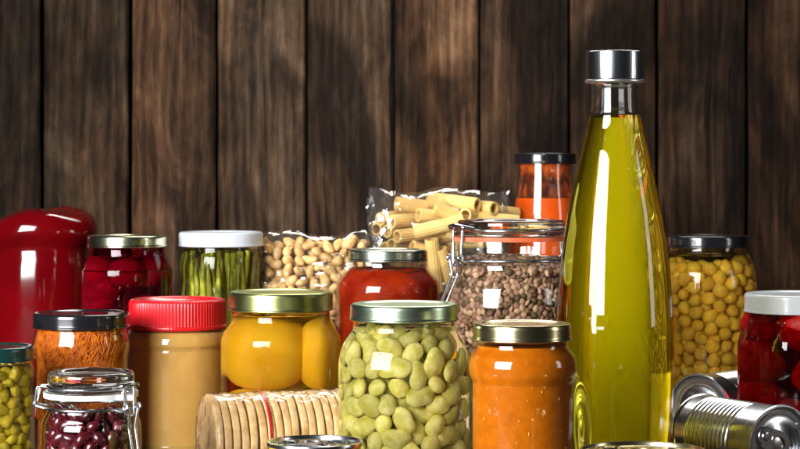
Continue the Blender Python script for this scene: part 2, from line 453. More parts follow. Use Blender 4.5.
table = link('table', boxmesh(-1.0, 1.0, 0.0, 1.41, -0.05, -0.025), solid('dark_underside', (0.01, 0.008, 0.006), (0.014, 0.01, 0.008), 0.9), None, (0, 1.0, 0))
tag(table, 'dark wooden table top under the jars', 'table', kind='structure')
for i in range(12):
    p = link('plank', plank_mesh(0.1135, 2.0, 0.022, 50 + i), TABLEWOOD, table, (-1.0, 0.062 + i * 0.1165, -0.0112), (0, math.radians(90), 0))
    p.rotation_euler = Matrix(((0, 0, 1), (1, 0, 0), (0, 1, 0))).to_euler()   # length along x, face up
    p.location.z = -0.0115; p.rotation_euler = Euler((math.radians(-90), 0, math.radians(90)))
    p.location.x = 1.0
    p.color = (.62, .5, .42, 1)

# ------------------------------------------------------------------ jars
def lid_profile(R, h):
    return fillet([(0, h - .0012), (R * .80, h - .0012, .001), (R * .835, h - .0002, .001), (R * .93, h, .0015), (R * .985, h - .0006, .0015), (R, h - .0028, .001), (R, .0026, .0008), (R + .0007, .0016, .0007), (R + .0006, .0004, .0005), (R - .0004, 0, .0003), (R - .0012, .0004), (R - .0012, h - .003), (0, h - .003)], 4)
def lid(parent, R, z0, h, mat, name='lid'):
    return link(name, lathe_mesh(lid_profile(R, h), 72, angle=50), mat, parent, (0, 0, z0))
def cutprof(poly, zlo, zhi):
    out = []
    for i, p in enumerate(poly):
        if zlo <= p[1] <= zhi: out.append((p[0], p[1]))
        if i + 1 < len(poly):
            q = poly[i + 1]
            for zc in (zlo, zhi):
                if (p[1] - zc) * (q[1] - zc) < 0:
                    t = (zc - p[1]) / (q[1] - p[1]); out.append((p[0] + (q[0] - p[0]) * t, zc))
    return out
def jar(name, label, px, D, body, lidspec, lidmat, t=None, fill=None, fillmat=None, glass=None, level=None, fillgap=0):
    """body: (half width px, row px) from base (None = table) upwards; lidspec: (half width px, top row, bottom row)"""
    s = D / F
    if t is None: t = .0022 if glass else .0011
    e = thing(name, label, 'jar', at(px, D))
    R0 = body[0][0] * s
    pts = [(R0 * .80, 0.002), (R0 * .90, 0.0), (R0 * .97, .0025), (R0, .009)] + [(w * s, Z(y, D)) for w, y in body]
    poly = [Vector((0, .0025))] + smoothcurve(pts, 6)
    inner = [(max(p[0] - t, 0), max(p[1], .0065)) for p in poly]
    prof = [tuple(p) for p in poly] + [(poly[-1][0] - t * .5, poly[-1][1] + .0008)] + inner[::-1]
    if glass: prof = [tuple(p) for p in poly] + [(0, poly[-1][1])]
    t_in = t
    link('glass_body', lathe_mesh(prof, 88, angle=60), glass or GLASS, e)
    e['_Ri'] = R0 - t
    if glass and level is not None:      # air above the liquid, bounded by the liquid surface and the inner glass
        zf = Z(level, D); ztop = poly[-1][1] - .0012
        c_ = [(r, z) for r, z in cutprof(inner, zf, ztop)]
        hp = [(0, zf)] + [(c_[0][0] * .97, zf)] + [(c_[0][0], zf + .0006)] + [q for q in c_ if q[1] > zf + .0008] + [(0, ztop)]
        me = lathe_mesh(hp, 72, angle=50); me.flip_normals(); link('liquid_surface', me, glass, e)
    if fill is not None:
        zf = Z(fill, D)
        fp = [(0, .0072)] + [(max(r - .0004, 0), z) for r, z in cutprof(inner, .0066, zf)] + [(0, zf)]
        if fillgap: fp = [(max(r - fillgap, 0), z) for r, z in fp]
        link('filling', lathe_mesh(fp, 72, angle=50), fillmat, e)
    e['_prof'] = [x for q in inner for x in q]
    if lidspec:
        w, y0, y1 = lidspec
        lid(e, w * s, Z(y1, D), (y1 - y0) * s, lidmat)
    return e
def inner_r(e): return e['_Ri']

# --- packing of loose pieces in a shell behind the glass
def pack(n, r, Ro, Ri, z0, z1, seed, th0=math.pi * 1.0, th1=math.pi * 2.0, iters=60, rtop=None):
    """pieces of radius r pushed apart inside the annulus Ri..Ro (front half of the jar: negative y)"""
    rng = np.random.default_rng(seed)
    th = rng.uniform(th0, th1, n); rr = rng.uniform(Ri, Ro - r, n); z = rng.uniform(z0, z1, n)
    P = np.stack([rr * np.cos(th), rr * np.sin(th), z], 1)
    for _ in range(iters):
        d = P[:, None, :] - P[None, :, :]
        dist = np.sqrt((d ** 2).sum(2)) + 1e-9
        np.fill_diagonal(dist, 1)
        ov = np.clip(2 * r - dist, 0, None) * 0.5
        P += (d / dist[..., None] * ov[..., None] * 0.55).sum(1)
        P[:, 2] = np.clip(P[:, 2], z0, z1)
        rr = np.sqrt(P[:, 0] ** 2 + P[:, 1] ** 2) + 1e-9; th = np.mod(np.arctan2(P[:, 1], P[:, 0]), 2 * math.pi)
        lim = Ro - r if rtop is None else np.array([rtop(zz) for zz in P[:, 2]]) - r
        r2 = np.clip(rr, Ri, lim); th = np.clip(th, th0, th1)
        P[:, 0] = r2 * np.cos(th); P[:, 1] = r2 * np.sin(th)
    return P
def outward(p, rnd, wob):
    """local Z roughly away from the jar's axis, with random spin and wobble"""
    n = Vector((p[0], p[1], 0)).normalized() + Vector((rnd.gauss(0, wob), rnd.gauss(0, wob), rnd.gauss(0, wob)))
    q = n.normalized().to_track_quat('Z', 'Y') @ Euler((0, 0, rnd.uniform(0, 6.283))).to_quaternion()
    return q
def scatter(name, meshes, mat, e, P, label, cat, group, seed, wob=0.5, smin=0.9, smax=1.12):
    rnd = random.Random(seed)
    for me in meshes:
        if not me.materials: me.materials.append(mat)
    first = None
    for p in P:
        if first is None: o = bpy.data.objects.new(name, meshes[0]); first = o
        else: o = first.copy(); o.data = meshes[rnd.randrange(len(meshes))]
        COL.objects.link(o)
        s = rnd.uniform(smin, smax)
        o.matrix_world = Matrix.Translation(Vector(p) + e.location) @ outward(p, rnd, wob).to_matrix().to_4x4() @ Matrix.Scale(s, 4)
        tag(o, label, cat, group)
def blob(ax, ay, az, fn=None, lev=2):
    bm = bmesh.new(); bmesh.ops.create_icosphere(bm, subdivisions=lev, radius=1)
    for v in bm.verts:
        c = v.co.copy()
        if fn: c = fn(c)
        v.co = (c.x * ax, c.y * ay, c.z * az)
    me = bpy.data.meshes.new('mesh'); bm.to_mesh(me); bm.free()
    me.polygons.foreach_set('use_smooth', [True] * len(me.polygons)); return me
def f_fava(k):
    def fn(c):
        c = c.copy(); d = max(0, 1 - abs(c.x) * 1.7)
        if c.y > 0: c.y -= k * d * 0.55 * c.y
        c.y += 0.10 * c.x * c.x; c.x += 0.06 * c.y
        e = max(0, 1 - ((c.x) ** 2 + (c.y - .9) ** 2) * 6); c.z *= 1 - .35 * e
        return c
    return fn
def f_kidney(c):
    c = c.copy(); c.y += 0.45 * c.x * c.x - 0.15; return c
def f_chick(c):
    c = c.copy(); k = max(0, c.x - .55); c.x += k * 0.75; c.z -= k * .25
    if c.x < 0: c.y *= 1 - .16 * max(0, 1 - abs(c.y) * 3) * abs(c.x)
    return c
def f_corn(c):
    q = Vector([math.copysign(abs(t) ** 0.62, t) for t in c]); w = 0.72 + 0.32 * (q.x + 1) / 2
    q.y *= w; q.z *= w; q.z -= 0.18 * max(0, q.x - .6); return q
def f_nut(k):
    def fn(c):
        c = c.copy(); c.y += k * c.x * c.x; w = 1 - .22 * c.x; c.y *= w; c.z *= w
        if c.z > 0: c.z -= .25 * max(0, 1 - abs(c.y) * 3.5) * c.z
        return c
    return fn
def f_lump(seed, k=.12):
    rnd = random.Random(seed); ph = [rnd.uniform(0, 6) for _ in range(6)]
    def fn(c):
        s = 1 + k * (math.sin(c.x * 2.3 + ph[0]) * math.sin(c.y * 2.1 + ph[1]) + .6 * math.sin(c.z * 3.1 + ph[2]) + .4 * math.sin(c.x * 4.3 + c.y * 3.7 + ph[3]))
        return c * s
    return fn

# 1 purple-red beetroot jar
e = jar('jar', 'jar of dark purple-red beetroots with a pale gold lid', 127, 1.95, [(45, 410), (45, 282), (44, 270), (39, 259), (37, 252), (37, 244)], (39.5, 235, 247), PALEGOLD, glass=WETBEET, level=256)
P = pack(15, .0185, .0415, .016, .095, .150, 11, math.pi * .95, math.pi * 2.05)
scatter('beetroot', [blob(.0165, .0155, .0165, f_lump(1)), blob(.017, .014, .015, f_lump(2))], BEET, e, P, 'small red beetroot in juice inside the jar with the pale gold lid', 'beetroot', 'beetroots in the jar with the pale gold lid', 1)

# 2 asparagus jar
e = jar('jar', 'jar of green asparagus spears with a white lid', 221, 1.98, [(40.5, 408), (40, 300), (39.5, 285), (41, 268), (40, 257), (38, 250), (38, 243)], (42, 231.5, 246), WHITELID, glass=WETASP, level=249.5)
def spear(seed, Ls=.15):
    rnd = random.Random(seed); n = 15; path = []; rad = []
    ax, ay = rnd.uniform(-.006, .006), rnd.uniform(-.003, .003); ph = rnd.uniform(0, 6)
    for i in range(n):
        t = i / (n - 1); path.append((ax * math.sin(t * 5 + ph) * .6, ay * math.sin(t * 4 + ph), t * Ls))
        rad.append(.0032 * (1 if t < .72 else max(.12, (1 - ((t - .72) / .28) ** 2) ** .6 * 1.12)))
    lst = [tube_data(path, rad, 9)]
    for k in range(9):      # scales near the tip
        t = .45 + .055 * k; a = k * 2.4 + ph; i = int(t * (n - 1)); c = Vector(path[i])
        o = Vector((math.cos(a), math.sin(a), 0)); s = Vector((-o.y, o.x, 0)); r = rad[i]
        b0 = c + o * r * .92
        lst.append(([b0 - s * .0018, b0 + s * .0018, b0 + o * .0013 + Vector((0, 0, .004)), b0 + o * .0006 + Vector((0, 0, .0105))], [(0, 1, 2), (0, 2, 3), (1, 3, 2)]))
    return mk(*join_data(lst), angle=60)
sp = [spear(k) for k in range(5)]
rnd = random.Random(8); first = None
for k in range(50):
    row = k % 2; th = math.pi * (1.0 + (k + .5) / 50); R = .0345 - row * .0062
    if first is None: o = bpy.data.objects.new('asparagus_spear', sp[0]); first = o; [q.materials.append(ASPARAGUS) for q in sp]
    else: o = first.copy(); o.data = sp[rnd.randrange(5)]
    COL.objects.link(o); up = rnd.random() < .45
    zoff = rnd.uniform(.010, .018) if up else rnd.uniform(.166, .172)
    o.location = Vector((R * math.cos(th), R * math.sin(th), zoff)) + e.location
    tl = .07
    o.rotation_euler = Euler((rnd.uniform(-tl, tl) * .3 + (0 if up else math.pi), rnd.uniform(-tl, tl), rnd.uniform(0, 6)), 'ZYX' if False else 'XYZ')
    tag(o, 'green asparagus spear standing inside the jar with the white lid', 'asparagus', 'asparagus spears in the jar')

# 3 peanut butter jar
D = 1.78; s = D / F
e = jar('jar', 'jar of smooth tan peanut butter with a ribbed red screw lid', 177.5, D, [(50.5, 437), (50.7, 400), (50.7, 352), (50.2, 347.5), (50.4, 345.5), (51.5, 343), (51.7, 340), (51, 335.5), (48.8, 331), (45, 328), (44.5, 322)], None, None, fill=329, fillmat=PEANUT)
R = 47.8 * s; h = 29.5 * s
def ribs(r, a, z, j):
    return r + (.00042 * max(-.6, math.cos(a * 96)) if 3 <= j <= 12 else 0)
pr = [(0, h - .0035), (R * .82, h - .0035), (R * .86, h - .001), (R * .92, h), (R * .975, h - .0006), (R * .997, h - .0022), (R, h - .004), (R, h * .5), (R, .0045), (R, .0040), (R + .0009, .0034), (R + .001, .0006), (R + .0004, 0), (R - .0015, 0), (R - .0015, h - .005), (0, h - .005)]
def ribs(r, a, z, j): return r + (.0005 * max(-.5, math.cos(a * 92)) if 5 <= j <= 9 else 0)
link('lid', lathe_mesh(pr, 92 * 6, rmod=ribs, angle=60), REDLID, e, (0, 0, Z(328, D)))

# 4 grated carrot jar
D = 1.70
e = jar('jar', 'jar of orange grated carrot with a shiny black lid', 82, D, [(46.8, 452), (46.5, 385), (46.5, 360), (48, 350), (48.5, 343), (46.5, 334), (45.5, 330), (45.5, 324)], (48.2, 312, 327), BLACKLID, fill=329, fillmat=CARROT, fillgap=.0016)
rnd = random.Random(5); lst = []
pf = list(e['_prof']); pz = np.array(pf[1::2]); pr_ = np.array(pf[0::2]); od = np.argsort(pz); pz = pz[od]; pr_ = pr_[od]
def rad_at(zz): return float(np.interp(zz, pz, pr_))
ztop = Z(329.5, D)
for k in range(1500):
    th = rnd.uniform(math.pi * .95, math.pi * 2.05); z = rnd.uniform(.045, ztop); a = rnd.gauss(1.25, .5); ln = rnd.uniform(.012, .026); cv = rnd.gauss(0, 60); dp = rnd.uniform(.0007, .0020)
    q = []
    for i in range(6):
        t = (i / 5 - .5) * ln; aa = a + cv * t; th += math.cos(aa) * ln / 5 / .04; z += math.sin(aa) * ln / 5
        zz = min(max(z, .04), ztop + .0006 * math.sin(k)); rr = rad_at(zz) - dp; q.append((rr * math.cos(th), rr * math.sin(th), zz))
    lst.append(tube_data(q, rnd.uniform(.0005, .0008), 5))
o = link('grated_carrot', mk(*join_data(lst), angle=0), CARROT, e); o['kind'] = 'stuff'

# 5 sweetcorn jar
D = 1.60
e = jar('jar', 'jar of yellow sweetcorn with a dark green lid', -8, D, [(42, 472), (42, 400), (42, 376), (40.5, 367), (39, 363), (39, 357)], (42.3, 345.5, 360), GREENLID, glass=WETCORN, level=363)
P = pack(210, .0050, inner_r(e) - .0003, .022, .010, .088, 5, math.pi * 1.15, math.pi * 2.1)
scatter('sweetcorn_kernel', [blob(.0056, .0048, .0036, f_corn), blob(.0052, .0050, .0038, f_corn)], CORN, e, P, 'yellow sweetcorn kernel inside the jar with the dark green lid', 'corn', 'sweetcorn kernels in the jar', 5, .8)

# 6 peach halves jar
D = 1.72
e = jar('jar', 'wide jar of golden peach halves with an olive gold lid', 281, D, [(59.5, 448), (60, 400), (60, 345), (58, 334), (51, 323), (49, 317), (49, 306)], (52, 291, 310), OLIVEGOLD, glass=WETPEACH, level=314)
def f_block(seed):
    fl = f_lump(seed, .03)
    def fn(c):
        q = Vector([math.copysign(abs(t) ** 0.78, t) for t in c]); q = fl(q)
        return q * .93
    return fn
def peach(name_px, py, dx, ax, ay, az, rz, seed, ry, label):
    o = link('peach_half', blob(ax, ay, az, f_block(seed), 4), PEACH, None)
    o.location = e.location + Vector(((name_px - 281) * D / F, dx, Z(py, D))); o.rotation_euler = (0, ry, rz)
    tag(o, label, 'peach', 'peach halves in the jar')
peach(269, 351, -.013, .033, .026, .034, .2, 3, 0, 'largest golden peach half, at the left in the jar with the olive gold lid')
peach(317, 352, -.004, .0165, .027, .035, -.3, 4, .08, 'tall golden peach half at the right in the jar with the olive gold lid')
peach(258, 404, -.018, .024, .020, .017, .1, 5, 0, 'low golden peach half at the bottom left of the jar with the olive gold lid')
peach(303, 404, -.020, .022, .018, .015, -.2, 6, -.12, 'low golden peach half at the bottom right of the jar with the olive gold lid')
peach(281, 352, .024, .034, .016, .034, 0, 7, 0, 'golden peach half at the back of the jar with the olive gold lid')

# 7 broad bean jar
D = 1.48
e = jar('jar', 'large jar of pale green broad beans with a sage green lid', 404, D, [(64.5, 490), (65.5, 430), (65.8, 375), (65, 358), (61, 344), (53.5, 333), (51, 328), (51, 316)], (53.7, 303, 320), SAGE, glass=WETFAVA, level=326)
RF = inner_r(e)
prof_r = lambda zz: RF - .0002 if zz < .105 else RF - .0002 - max(0, (zz - .105)) * .62
P = pack(190, .0077, RF, .021, .010, .1285, 7, math.pi * .95, math.pi * 2.05, 110, prof_r)
scatter('broad_bean', [blob(.0105, .0080, .0050, f_fava(.22), 3), blob(.0098, .0077, .0053, f_fava(.12), 3), blob(.0113, .0076, .0048, f_fava(.45), 3), blob(.0082, .0070, .0051, f_fava(.1), 3)], FAVA, e, P, 'pale green broad bean packed inside the jar with the sage green lid', 'bean', 'broad beans in the jar', 7, .32, .84, 1.12)

# 8 orange puree jar
D = 1.42
e = jar('jar', 'jar of smooth orange puree with a gold lid and bulging shoulder', 522, D, [(51.5, 505), (51.5, 430), (51.5, 386), (52.3, 380), (54.6, 373), (55.2, 364), (53.5, 356), (48, 349), (46, 345), (46, 335)], (49, 322.5, 340), GOLD, fill=345, fillmat=PUREE)
rnd = random.Random(2); lst = []
pf = list(e['_prof']); pz = np.array(pf[1::2]); pr_ = np.array(pf[0::2]); od = np.argsort(pz); pz = pz[od]; pr_ = pr_[od]
bb = blob(1, 1, 1, None, 1); bv = [v.co.copy() for v in bb.vertices]; bfc = [tuple(p.vertices) for p in bb.polygons]
for k in range(70):
    th = rnd.uniform(math.pi * 1.02, math.pi * 1.98); zz = rnd.uniform(.02, .118); rr = rad_at(zz) - .0006; sz = rnd.choice((.0004, .0005, .0006, .0009)); c_ = Vector((rr * math.cos(th), rr * math.sin(th), zz)); el = rnd.uniform(1, 2.4)
    lst.append(([c_ + Vector((v.x * sz, v.y * sz, v.z * sz * el)) for v in bv], bfc))
o = link('air_bubbles', mk(*join_data(lst), angle=0), solid('air_pocket', (0.62, 0.22, 0.02), (0.72, 0.30, 0.05), 0.2, 60), e); o['kind'] = 'stuff'

# 9 tomato sauce jar
D = 1.90
e = jar('jar', 'jar of red tomato sauce with a silvery green lid', 388, D, [(50.5, 420), (51, 330), (51.5, 300), (52, 289), (49.5, 280), (41, 270), (38.5, 265), (38.5, 258)], (39.5, 249, 261), SILVERGREEN, fill=268, fillmat=TOMATO)
rnd = random.Random(3)
lst = []
pf = list(e['_prof']); pz = np.array(pf[1::2]); pr_ = np.array(pf[0::2]); od = np.argsort(pz); pz = pz[od]; pr_ = pr_[od]
for k, (a0, ln, yy) in enumerate([(1.30, .22, 268.5), (1.44, .30, 268.8), (1.57, .26, 270.5), (1.70, .24, 269.2), (1.16, .25, 269.5), (1.82, .2, 270)]):
    q = []
    for i in range(9):
        a = math.pi * a0 + ln * i / 4; zz = Z(yy + math.sin(i * .8 + k * 2) * .9 + rnd.uniform(-.4, .4), D); rr = rad_at(zz) - .0010
        q.append((rr * math.cos(a), rr * math.sin(a), zz))
    lst.append(tube_data(q, [.0003, .0007, .0011, .0009, .0013, .0009, .0010, .0006, .0003], 6))
link('herb_shreds', mk(*join_data(lst), angle=0), HERB, e)

# 10 chickpea jar
D = 2.00
e = jar('jar', 'jar of golden chickpeas with a black lid behind the oil bottle', 707, D, [(48.5, 405), (49, 330), (49, 288), (48, 273), (44, 260), (40, 252), (39, 248), (39, 243)], (41, 235, 247), BLACKLID, glass=WETCHICK, level=255)
RC = inner_r(e)
cr_ = lambda zz: RC - .0003 if zz < .135 else RC - .0003 - (zz - .135) * .35
P = pack(230, .0069, RC, .022, .042, .152, 10, math.pi * 1.0, math.pi * 2.08, 80, cr_)
scatter('chickpea', [blob(.0070, .0066, .0066, f_chick), blob(.0066, .0062, .0064, f_chick)], CHICK, e, P, 'golden chickpea inside the jar with the black lid behind the oil bottle', 'chickpea', 'chickpeas in the jar', 10, 1.2, .9, 1.1)

# 11 red fruit jar at the right edge
D = 1.75
e = jar('jar', 'jar of bright red fruit with a white lid at the right edge', 796, D, [(57.5, 450), (58, 400), (58, 352), (57, 340), (53, 329), (48.5, 321), (48, 316), (48, 308)], (51, 293, 312), WHITELID, glass=WETFRUIT, level=317)
P = pack(24, .0215, inner_r(e), .02, .02, .112, 14, math.pi * .9, math.pi * 2.1)
scatter('red_fruit', [blob(.0185, .018, .0205, f_lump(11, .08), 3), blob(.0175, .017, .02, f_lump(12, .08), 3)], BERRY, e, P, 'round red fruit in juice inside the jar at the right edge', 'fruit', 'red fruits in the jar at the right edge', 14, 1.0)

# 12 passata bottle
D = 2.14
e = jar('sauce_bottle', 'half-empty bottle of bright orange-red tomato passata with a black lid', 545, D, [(37.5, 395), (38, 300), (36, 245), (32.5, 213), (29, 187), (27.8, 176), (27.5, 169), (27.5, 161)], (31, 153, 164), BLACKLID, fill=198, fillmat=PASSATA)
e['category'] = 'bottle'
s = D / F
sm = [((w * s) - .0026, Z(y, D)) for w, y in [(30.4, 197), (29, 187), (27.8, 176), (27.5, 169), (27.5, 163)]]
link('sauce_smear', lathe_mesh(sm, 64), SMEAR, e)

# 13 upside-down red squeeze bottle
D = 2.05; s = D / F
e = thing('squeeze_bottle', 'big glossy red squeeze bottle standing upside down at the left edge', 'bottle', at(42, D))
pp = [(30 * s, .022), (36 * s, .026), (43 * s, .036), (47 * s, .06), (49 * s, .11), (49 * s, Z(268, D)), (47.5 * s, Z(254, D)), (47.5 * s, Z(246, D)), (51 * s, Z(240, D)), (55 * s, Z(233, D)), (55.5 * s, Z(227, D)), (52.5 * s, Z(219, D)), (46 * s, Z(213, D)), (36 * s, Z(209.5, D)), (24 * s, Z(208, D)), (0.012, Z(207.5, D)), (0, Z(207.4, D))]
bm_ = lathe_mesh([(0, .022)] + [tuple(p) for p in smoothcurve(pp, 5)], 96, angle=60)
for v in bm_.vertices:          # moulded form: shoulder slopes down to one side and wraps a finger groove
    k = min(1, max(0, (v.co.z - .10) / .10)); k = k * k * (3 - 2 * k)
    v.co.z += k * (.09 * (v.co.x - .02) if v.co.x < .02 else -.04 * (v.co.x - .02)) + k * .0022 * math.sin(math.atan2(v.co.y, v.co.x) * 3 + .6) * (1 if math.hypot(v.co.x, v.co.y) > .02 else 0)
    v.co.y *= .86
bm_.update()
link('bottle_body', bm_, REDPLASTIC, e)
link('cap', lathe_mesh(fillet([(0, 0), (34 * s, 0, .002), (32 * s, .020, .002), (27 * s, .0235, .001), (0, .0235)]), 72), REDLID, e)

# ------------------------------------------------------------------ clip-top jars
def clip_jar(name, label, px, D, rows, hw, gasket, clasp, hinge, wr):
    """rows: dict of image rows; hw: half widths in px"""
    s = D / F; z = {k: Z(v, D) for k, v in rows.items()}; w = {k: v * s for k, v in hw.items()}
    e = thing(name, label, 'jar', at(px, D))
    R0 = w['body']
    pts = [(R0 * .82, .002), (R0 * .92, 0), (R0 * .985, .003), (R0, .010), (R0, z['body']), (w['neck'] + (R0 - w['neck']) * .62, z['shoulder']), (w['neck'], z['neck']), (w['neck'], z['ring']), (w['rim'], z['ring'] + .002), (w['rim'], z['gasket'] - .0014)]
    poly = [Vector((0, .003))] + smoothcurve(pts, 6)
    t = .0028
    inner = [(max(p[0] - t, 0), max(p[1], .007)) for p in poly]
    link('glass_body', lathe_mesh([tuple(p) for p in poly] + inner[::-1], 88, angle=60), GLASS, e)
    g = w['gasket']
    def gm(r, a, zz, j): return r + (.0 if j not in (1, 2) else (.010 * max(0, math.cos(a - clasp)) ** 160))
    link('rubber_gasket', lathe_mesh([(w['rim'] * .86, z['gasket'] - .0013), (g, z['gasket'] - .0020), (g, z['gasket'] + .0018), (w['rim'] * .86, z['gasket'] + .0013)], 180, True, gm, 40), gasket, e)
    lt = z['top']; zg = z['gasket'] + .0014; rl = w['rim']; zw = z['wire']
    prof = fillet([(0, lt - .0028), (w['lid'] * .78, lt - .0028, .001), (w['lid'] * .86, lt, .002), (w['lid'], lt - .0004, .003), (w['lid'] * 1.0, zw + .0022, .0015), (w['lid'] * .975, zw, .001), (rl * .99, zw - .0025, .0015), (rl, zg + .0012, .001), (rl * .99, zg, .001), (rl * .80, zg, .002), (rl * .76, zg - .003, .002), (rl * .70, zg - .003, .002), (rl * .68, lt - .007, .003), (0, lt - .007)], 4)
    link('glass_lid', lathe_mesh(prof, 88, angle=60), THICK, e)
    # wires
    wire('upper_wire_ring', [(circle(w['lid'] * .975 + wr * .9, zw), True)], wr, e)
    wire('lower_wire_ring', [(circle(w['neck'] + wr * 1.0, z['ring'] - .001), True)], wr, e)
    def fr(a):
        o = Vector((math.cos(a), math.sin(a), 0)); return o, Vector((-o.y, o.x, 0)), Vector((0, 0, 1))
    o, tt, up = fr(clasp); rn = w['neck'] + wr; rw = w['lid'] * .975 + wr
    hW = w['bail']
    q = lambda r, k, zz: o * r + tt * k + up * zz
    zr = z['ring'] - .001; zp = zr + .002
    out = g + .005
    # bail: leaves the upper ring, passes outside the gasket and hangs down to the lever
    wire('bail', [([q(rw - .001, hW, zw), q(out, hW, zw + .001), q(out + .001, hW * .8, zp - .006), q(out + .001, -hW * .8, zp - .006), q(out, -hW, zw + .001), q(rw - .001, -hW, zw)], False)], wr, e)
    wire('bail_clip', [([q(rw + .001, -hW * 1.7, zw + .001), q(out + .0015, -hW * 1.5, zw + .003), q(out + .003, 0, zw + .0045), q(out + .0015, hW * 1.5, zw + .003), q(rw + .001, hW * 1.7, zw + .001)], False)], wr * 1.5, e)
    # lever: hooked on the lower ring, long loop reaching down along the body
    lo = w['lever']
    wire('lever', [([q(rn, hW * 1.25, zr), q(out + .001, hW * 1.2, zr - .001), q(out + .004, hW * 1.1, zp + .001), q(out + .0045, hW * .8, zp - .002), q(out + .003, hW * .62, zr - .012), q(out + .004 + w['flare'], hW * .55, zr - lo), q(out + .004 + w['flare'], -hW * .55, zr - lo), q(out + .003, -hW * .62, zr - .012), q(out + .0045, -hW * .8, zp - .002), q(out + .004, -hW * 1.1, zp + .001), q(out + .001, -hW * 1.2, zr - .001), q(rn, -hW * 1.25, zr)], False)], wr, e)
    for sgn in (-1, 1):
        c = [q(out + .003 + .0022 * math.cos(a * 2 * math.pi / 14), sgn * (hW * 1.05 + .0008), zp + .0005 + .0022 * math.sin(a * 2 * math.pi / 14)) for a in range(14)]
        wire('coil', [(c, True)], wr * .9, e)
    # hinge on the other side
    o, tt, up = fr(hinge)
    wire('hinge', [([q(rw - .001, .006, zw), q(g + .004, .006, zw), q(g + .006, .005, zr + .001), q(rn, .006, zr - .001)], False), ([q(rw - .001, -.006, zw), q(g + .004, -.006, zw), q(g + .006, -.005, zr + .001), q(rn, -.006, zr - .001)], False), ([q(g + .006, -.007, zr + .003), q(g + .006, .007, zr + .003)], False)], wr, e)
    e['_Ri'] = R0 - t
    return e, z, w
# 14 lentils
D = 1.80
e, z, w = clip_jar('clip_top_jar', 'clip-top glass jar of brown lentils with an orange rubber seal', 511, D,
    dict(top=219.5, wire=229.5, gasket=238, ring=258, neck=268, shoulder=281, body=302), dict(lid=53.5, rim=57, gasket=59, neck=56, body=66, bail=8, lever=48, flare=16), RUBBER, math.radians(213), math.radians(30), .0015)
lm = blob(.0040, .0040, .0017, None, 1)
RL = w['body'] - .0032
lr = lambda zz: RL if zz < z['body'] else RL - (zz - z['body']) * .24
zl = Z(273, D)
P = pack(1050, .0033, RL, RL - .009, .075, zl, 21, math.pi * .9, math.pi * 2.0, 30, lr)
rnd = random.Random(6); V, Fc, tones_l = [], [], []
base = [v.co.copy() for v in lm.vertices]; bf = [tuple(p.vertices) for p in lm.polygons]
def add_lentil(p):
    M = Matrix.Translation(Vector(p)) @ outward(p, rnd, .6).to_matrix().to_4x4() @ Matrix.Scale(rnd.uniform(.9, 1.15), 4)
    tones_l.extend([rnd.random() ** 1.1] * len(base)); o = len(V); V.extend([M @ v for v in base]); Fc.extend([tuple(i + o for i in f) for f in bf])
for p in P: add_lentil(p)
for k in range(700):        # heaped top
    rr = RL * math.sqrt(rnd.random()) * .93; th = rnd.uniform(0, 6.283)
    add_lentil((rr * math.cos(th), rr * math.sin(th), zl + .004 * rnd.random() + .006 * (1 - rr / RL) + .010 * max(0, math.sin(th)) * rr / RL))
me = mk(V, Fc, angle=0)
me.attributes.new('tone', 'FLOAT', 'POINT').data.foreach_set('value', tones_l)
o = link('brown_lentils', me, LENTIL, None, e.location)
tag(o, 'small brown lentils filling the clip-top jar with the orange seal', 'lentils', kind='stuff')

# 15 kidney beans
D = 1.45
e, z, w = clip_jar('clip_top_jar', 'small clip-top glass jar of dark red kidney beans with a white seal', 91, D,
    dict(top=371, wire=386, gasket=393.5, ring=405, neck=410, shoulder=418, body=432), dict(lid=43, rim=45.5, gasket=47, neck=43.5, body=50, bail=7, lever=42, flare=4), WHITERUBBER, math.radians(-38), math.radians(178), .0011)
RK = w['body'] - .003
kr = lambda zz: RK if zz < z['body'] else RK - (zz - z['body']) * .3
P = pack(150, .0052, RK, .016, .012, Z(412, D), 22, math.pi * .95, math.pi * 2.05, 70, kr)
scatter('kidney_bean', [blob(.0075, .0046, .0042, f_kidney), blob(.0070, .0044, .0044, f_kidney)], KIDNEY, e, P, 'shiny dark red kidney bean inside the small clip-top jar', 'bean', 'kidney beans in the clip-top jar', 22, .6)

# ------------------------------------------------------------------ 16 olive oil bottle
D = 1.58; s = D / F
e = thing('oil_bottle', 'tall tapered glass bottle of yellow-green olive oil with a steel cap', 'bottle', at(615, D))
sh = [(48, 489), (51.5, 478), (54, 455), (57, 410), (58.6, 365), (58.4, 330), (56.3, 290), (52.7, 250), (49, 225), (44.6, 200), (38, 170), (33.5, 150), (28.7, 130), (25.4, 114)]
pts = [(sh[0][0] * s * .92, 0)] + [(a * s, max(Z(y, D), .003)) for a, y in sh]
poly = [Vector((0, .002))] + smoothcurve(pts, 7)
inner = [(max(p[0] - .0022, 0), max(p[1], .006)) for p in poly]

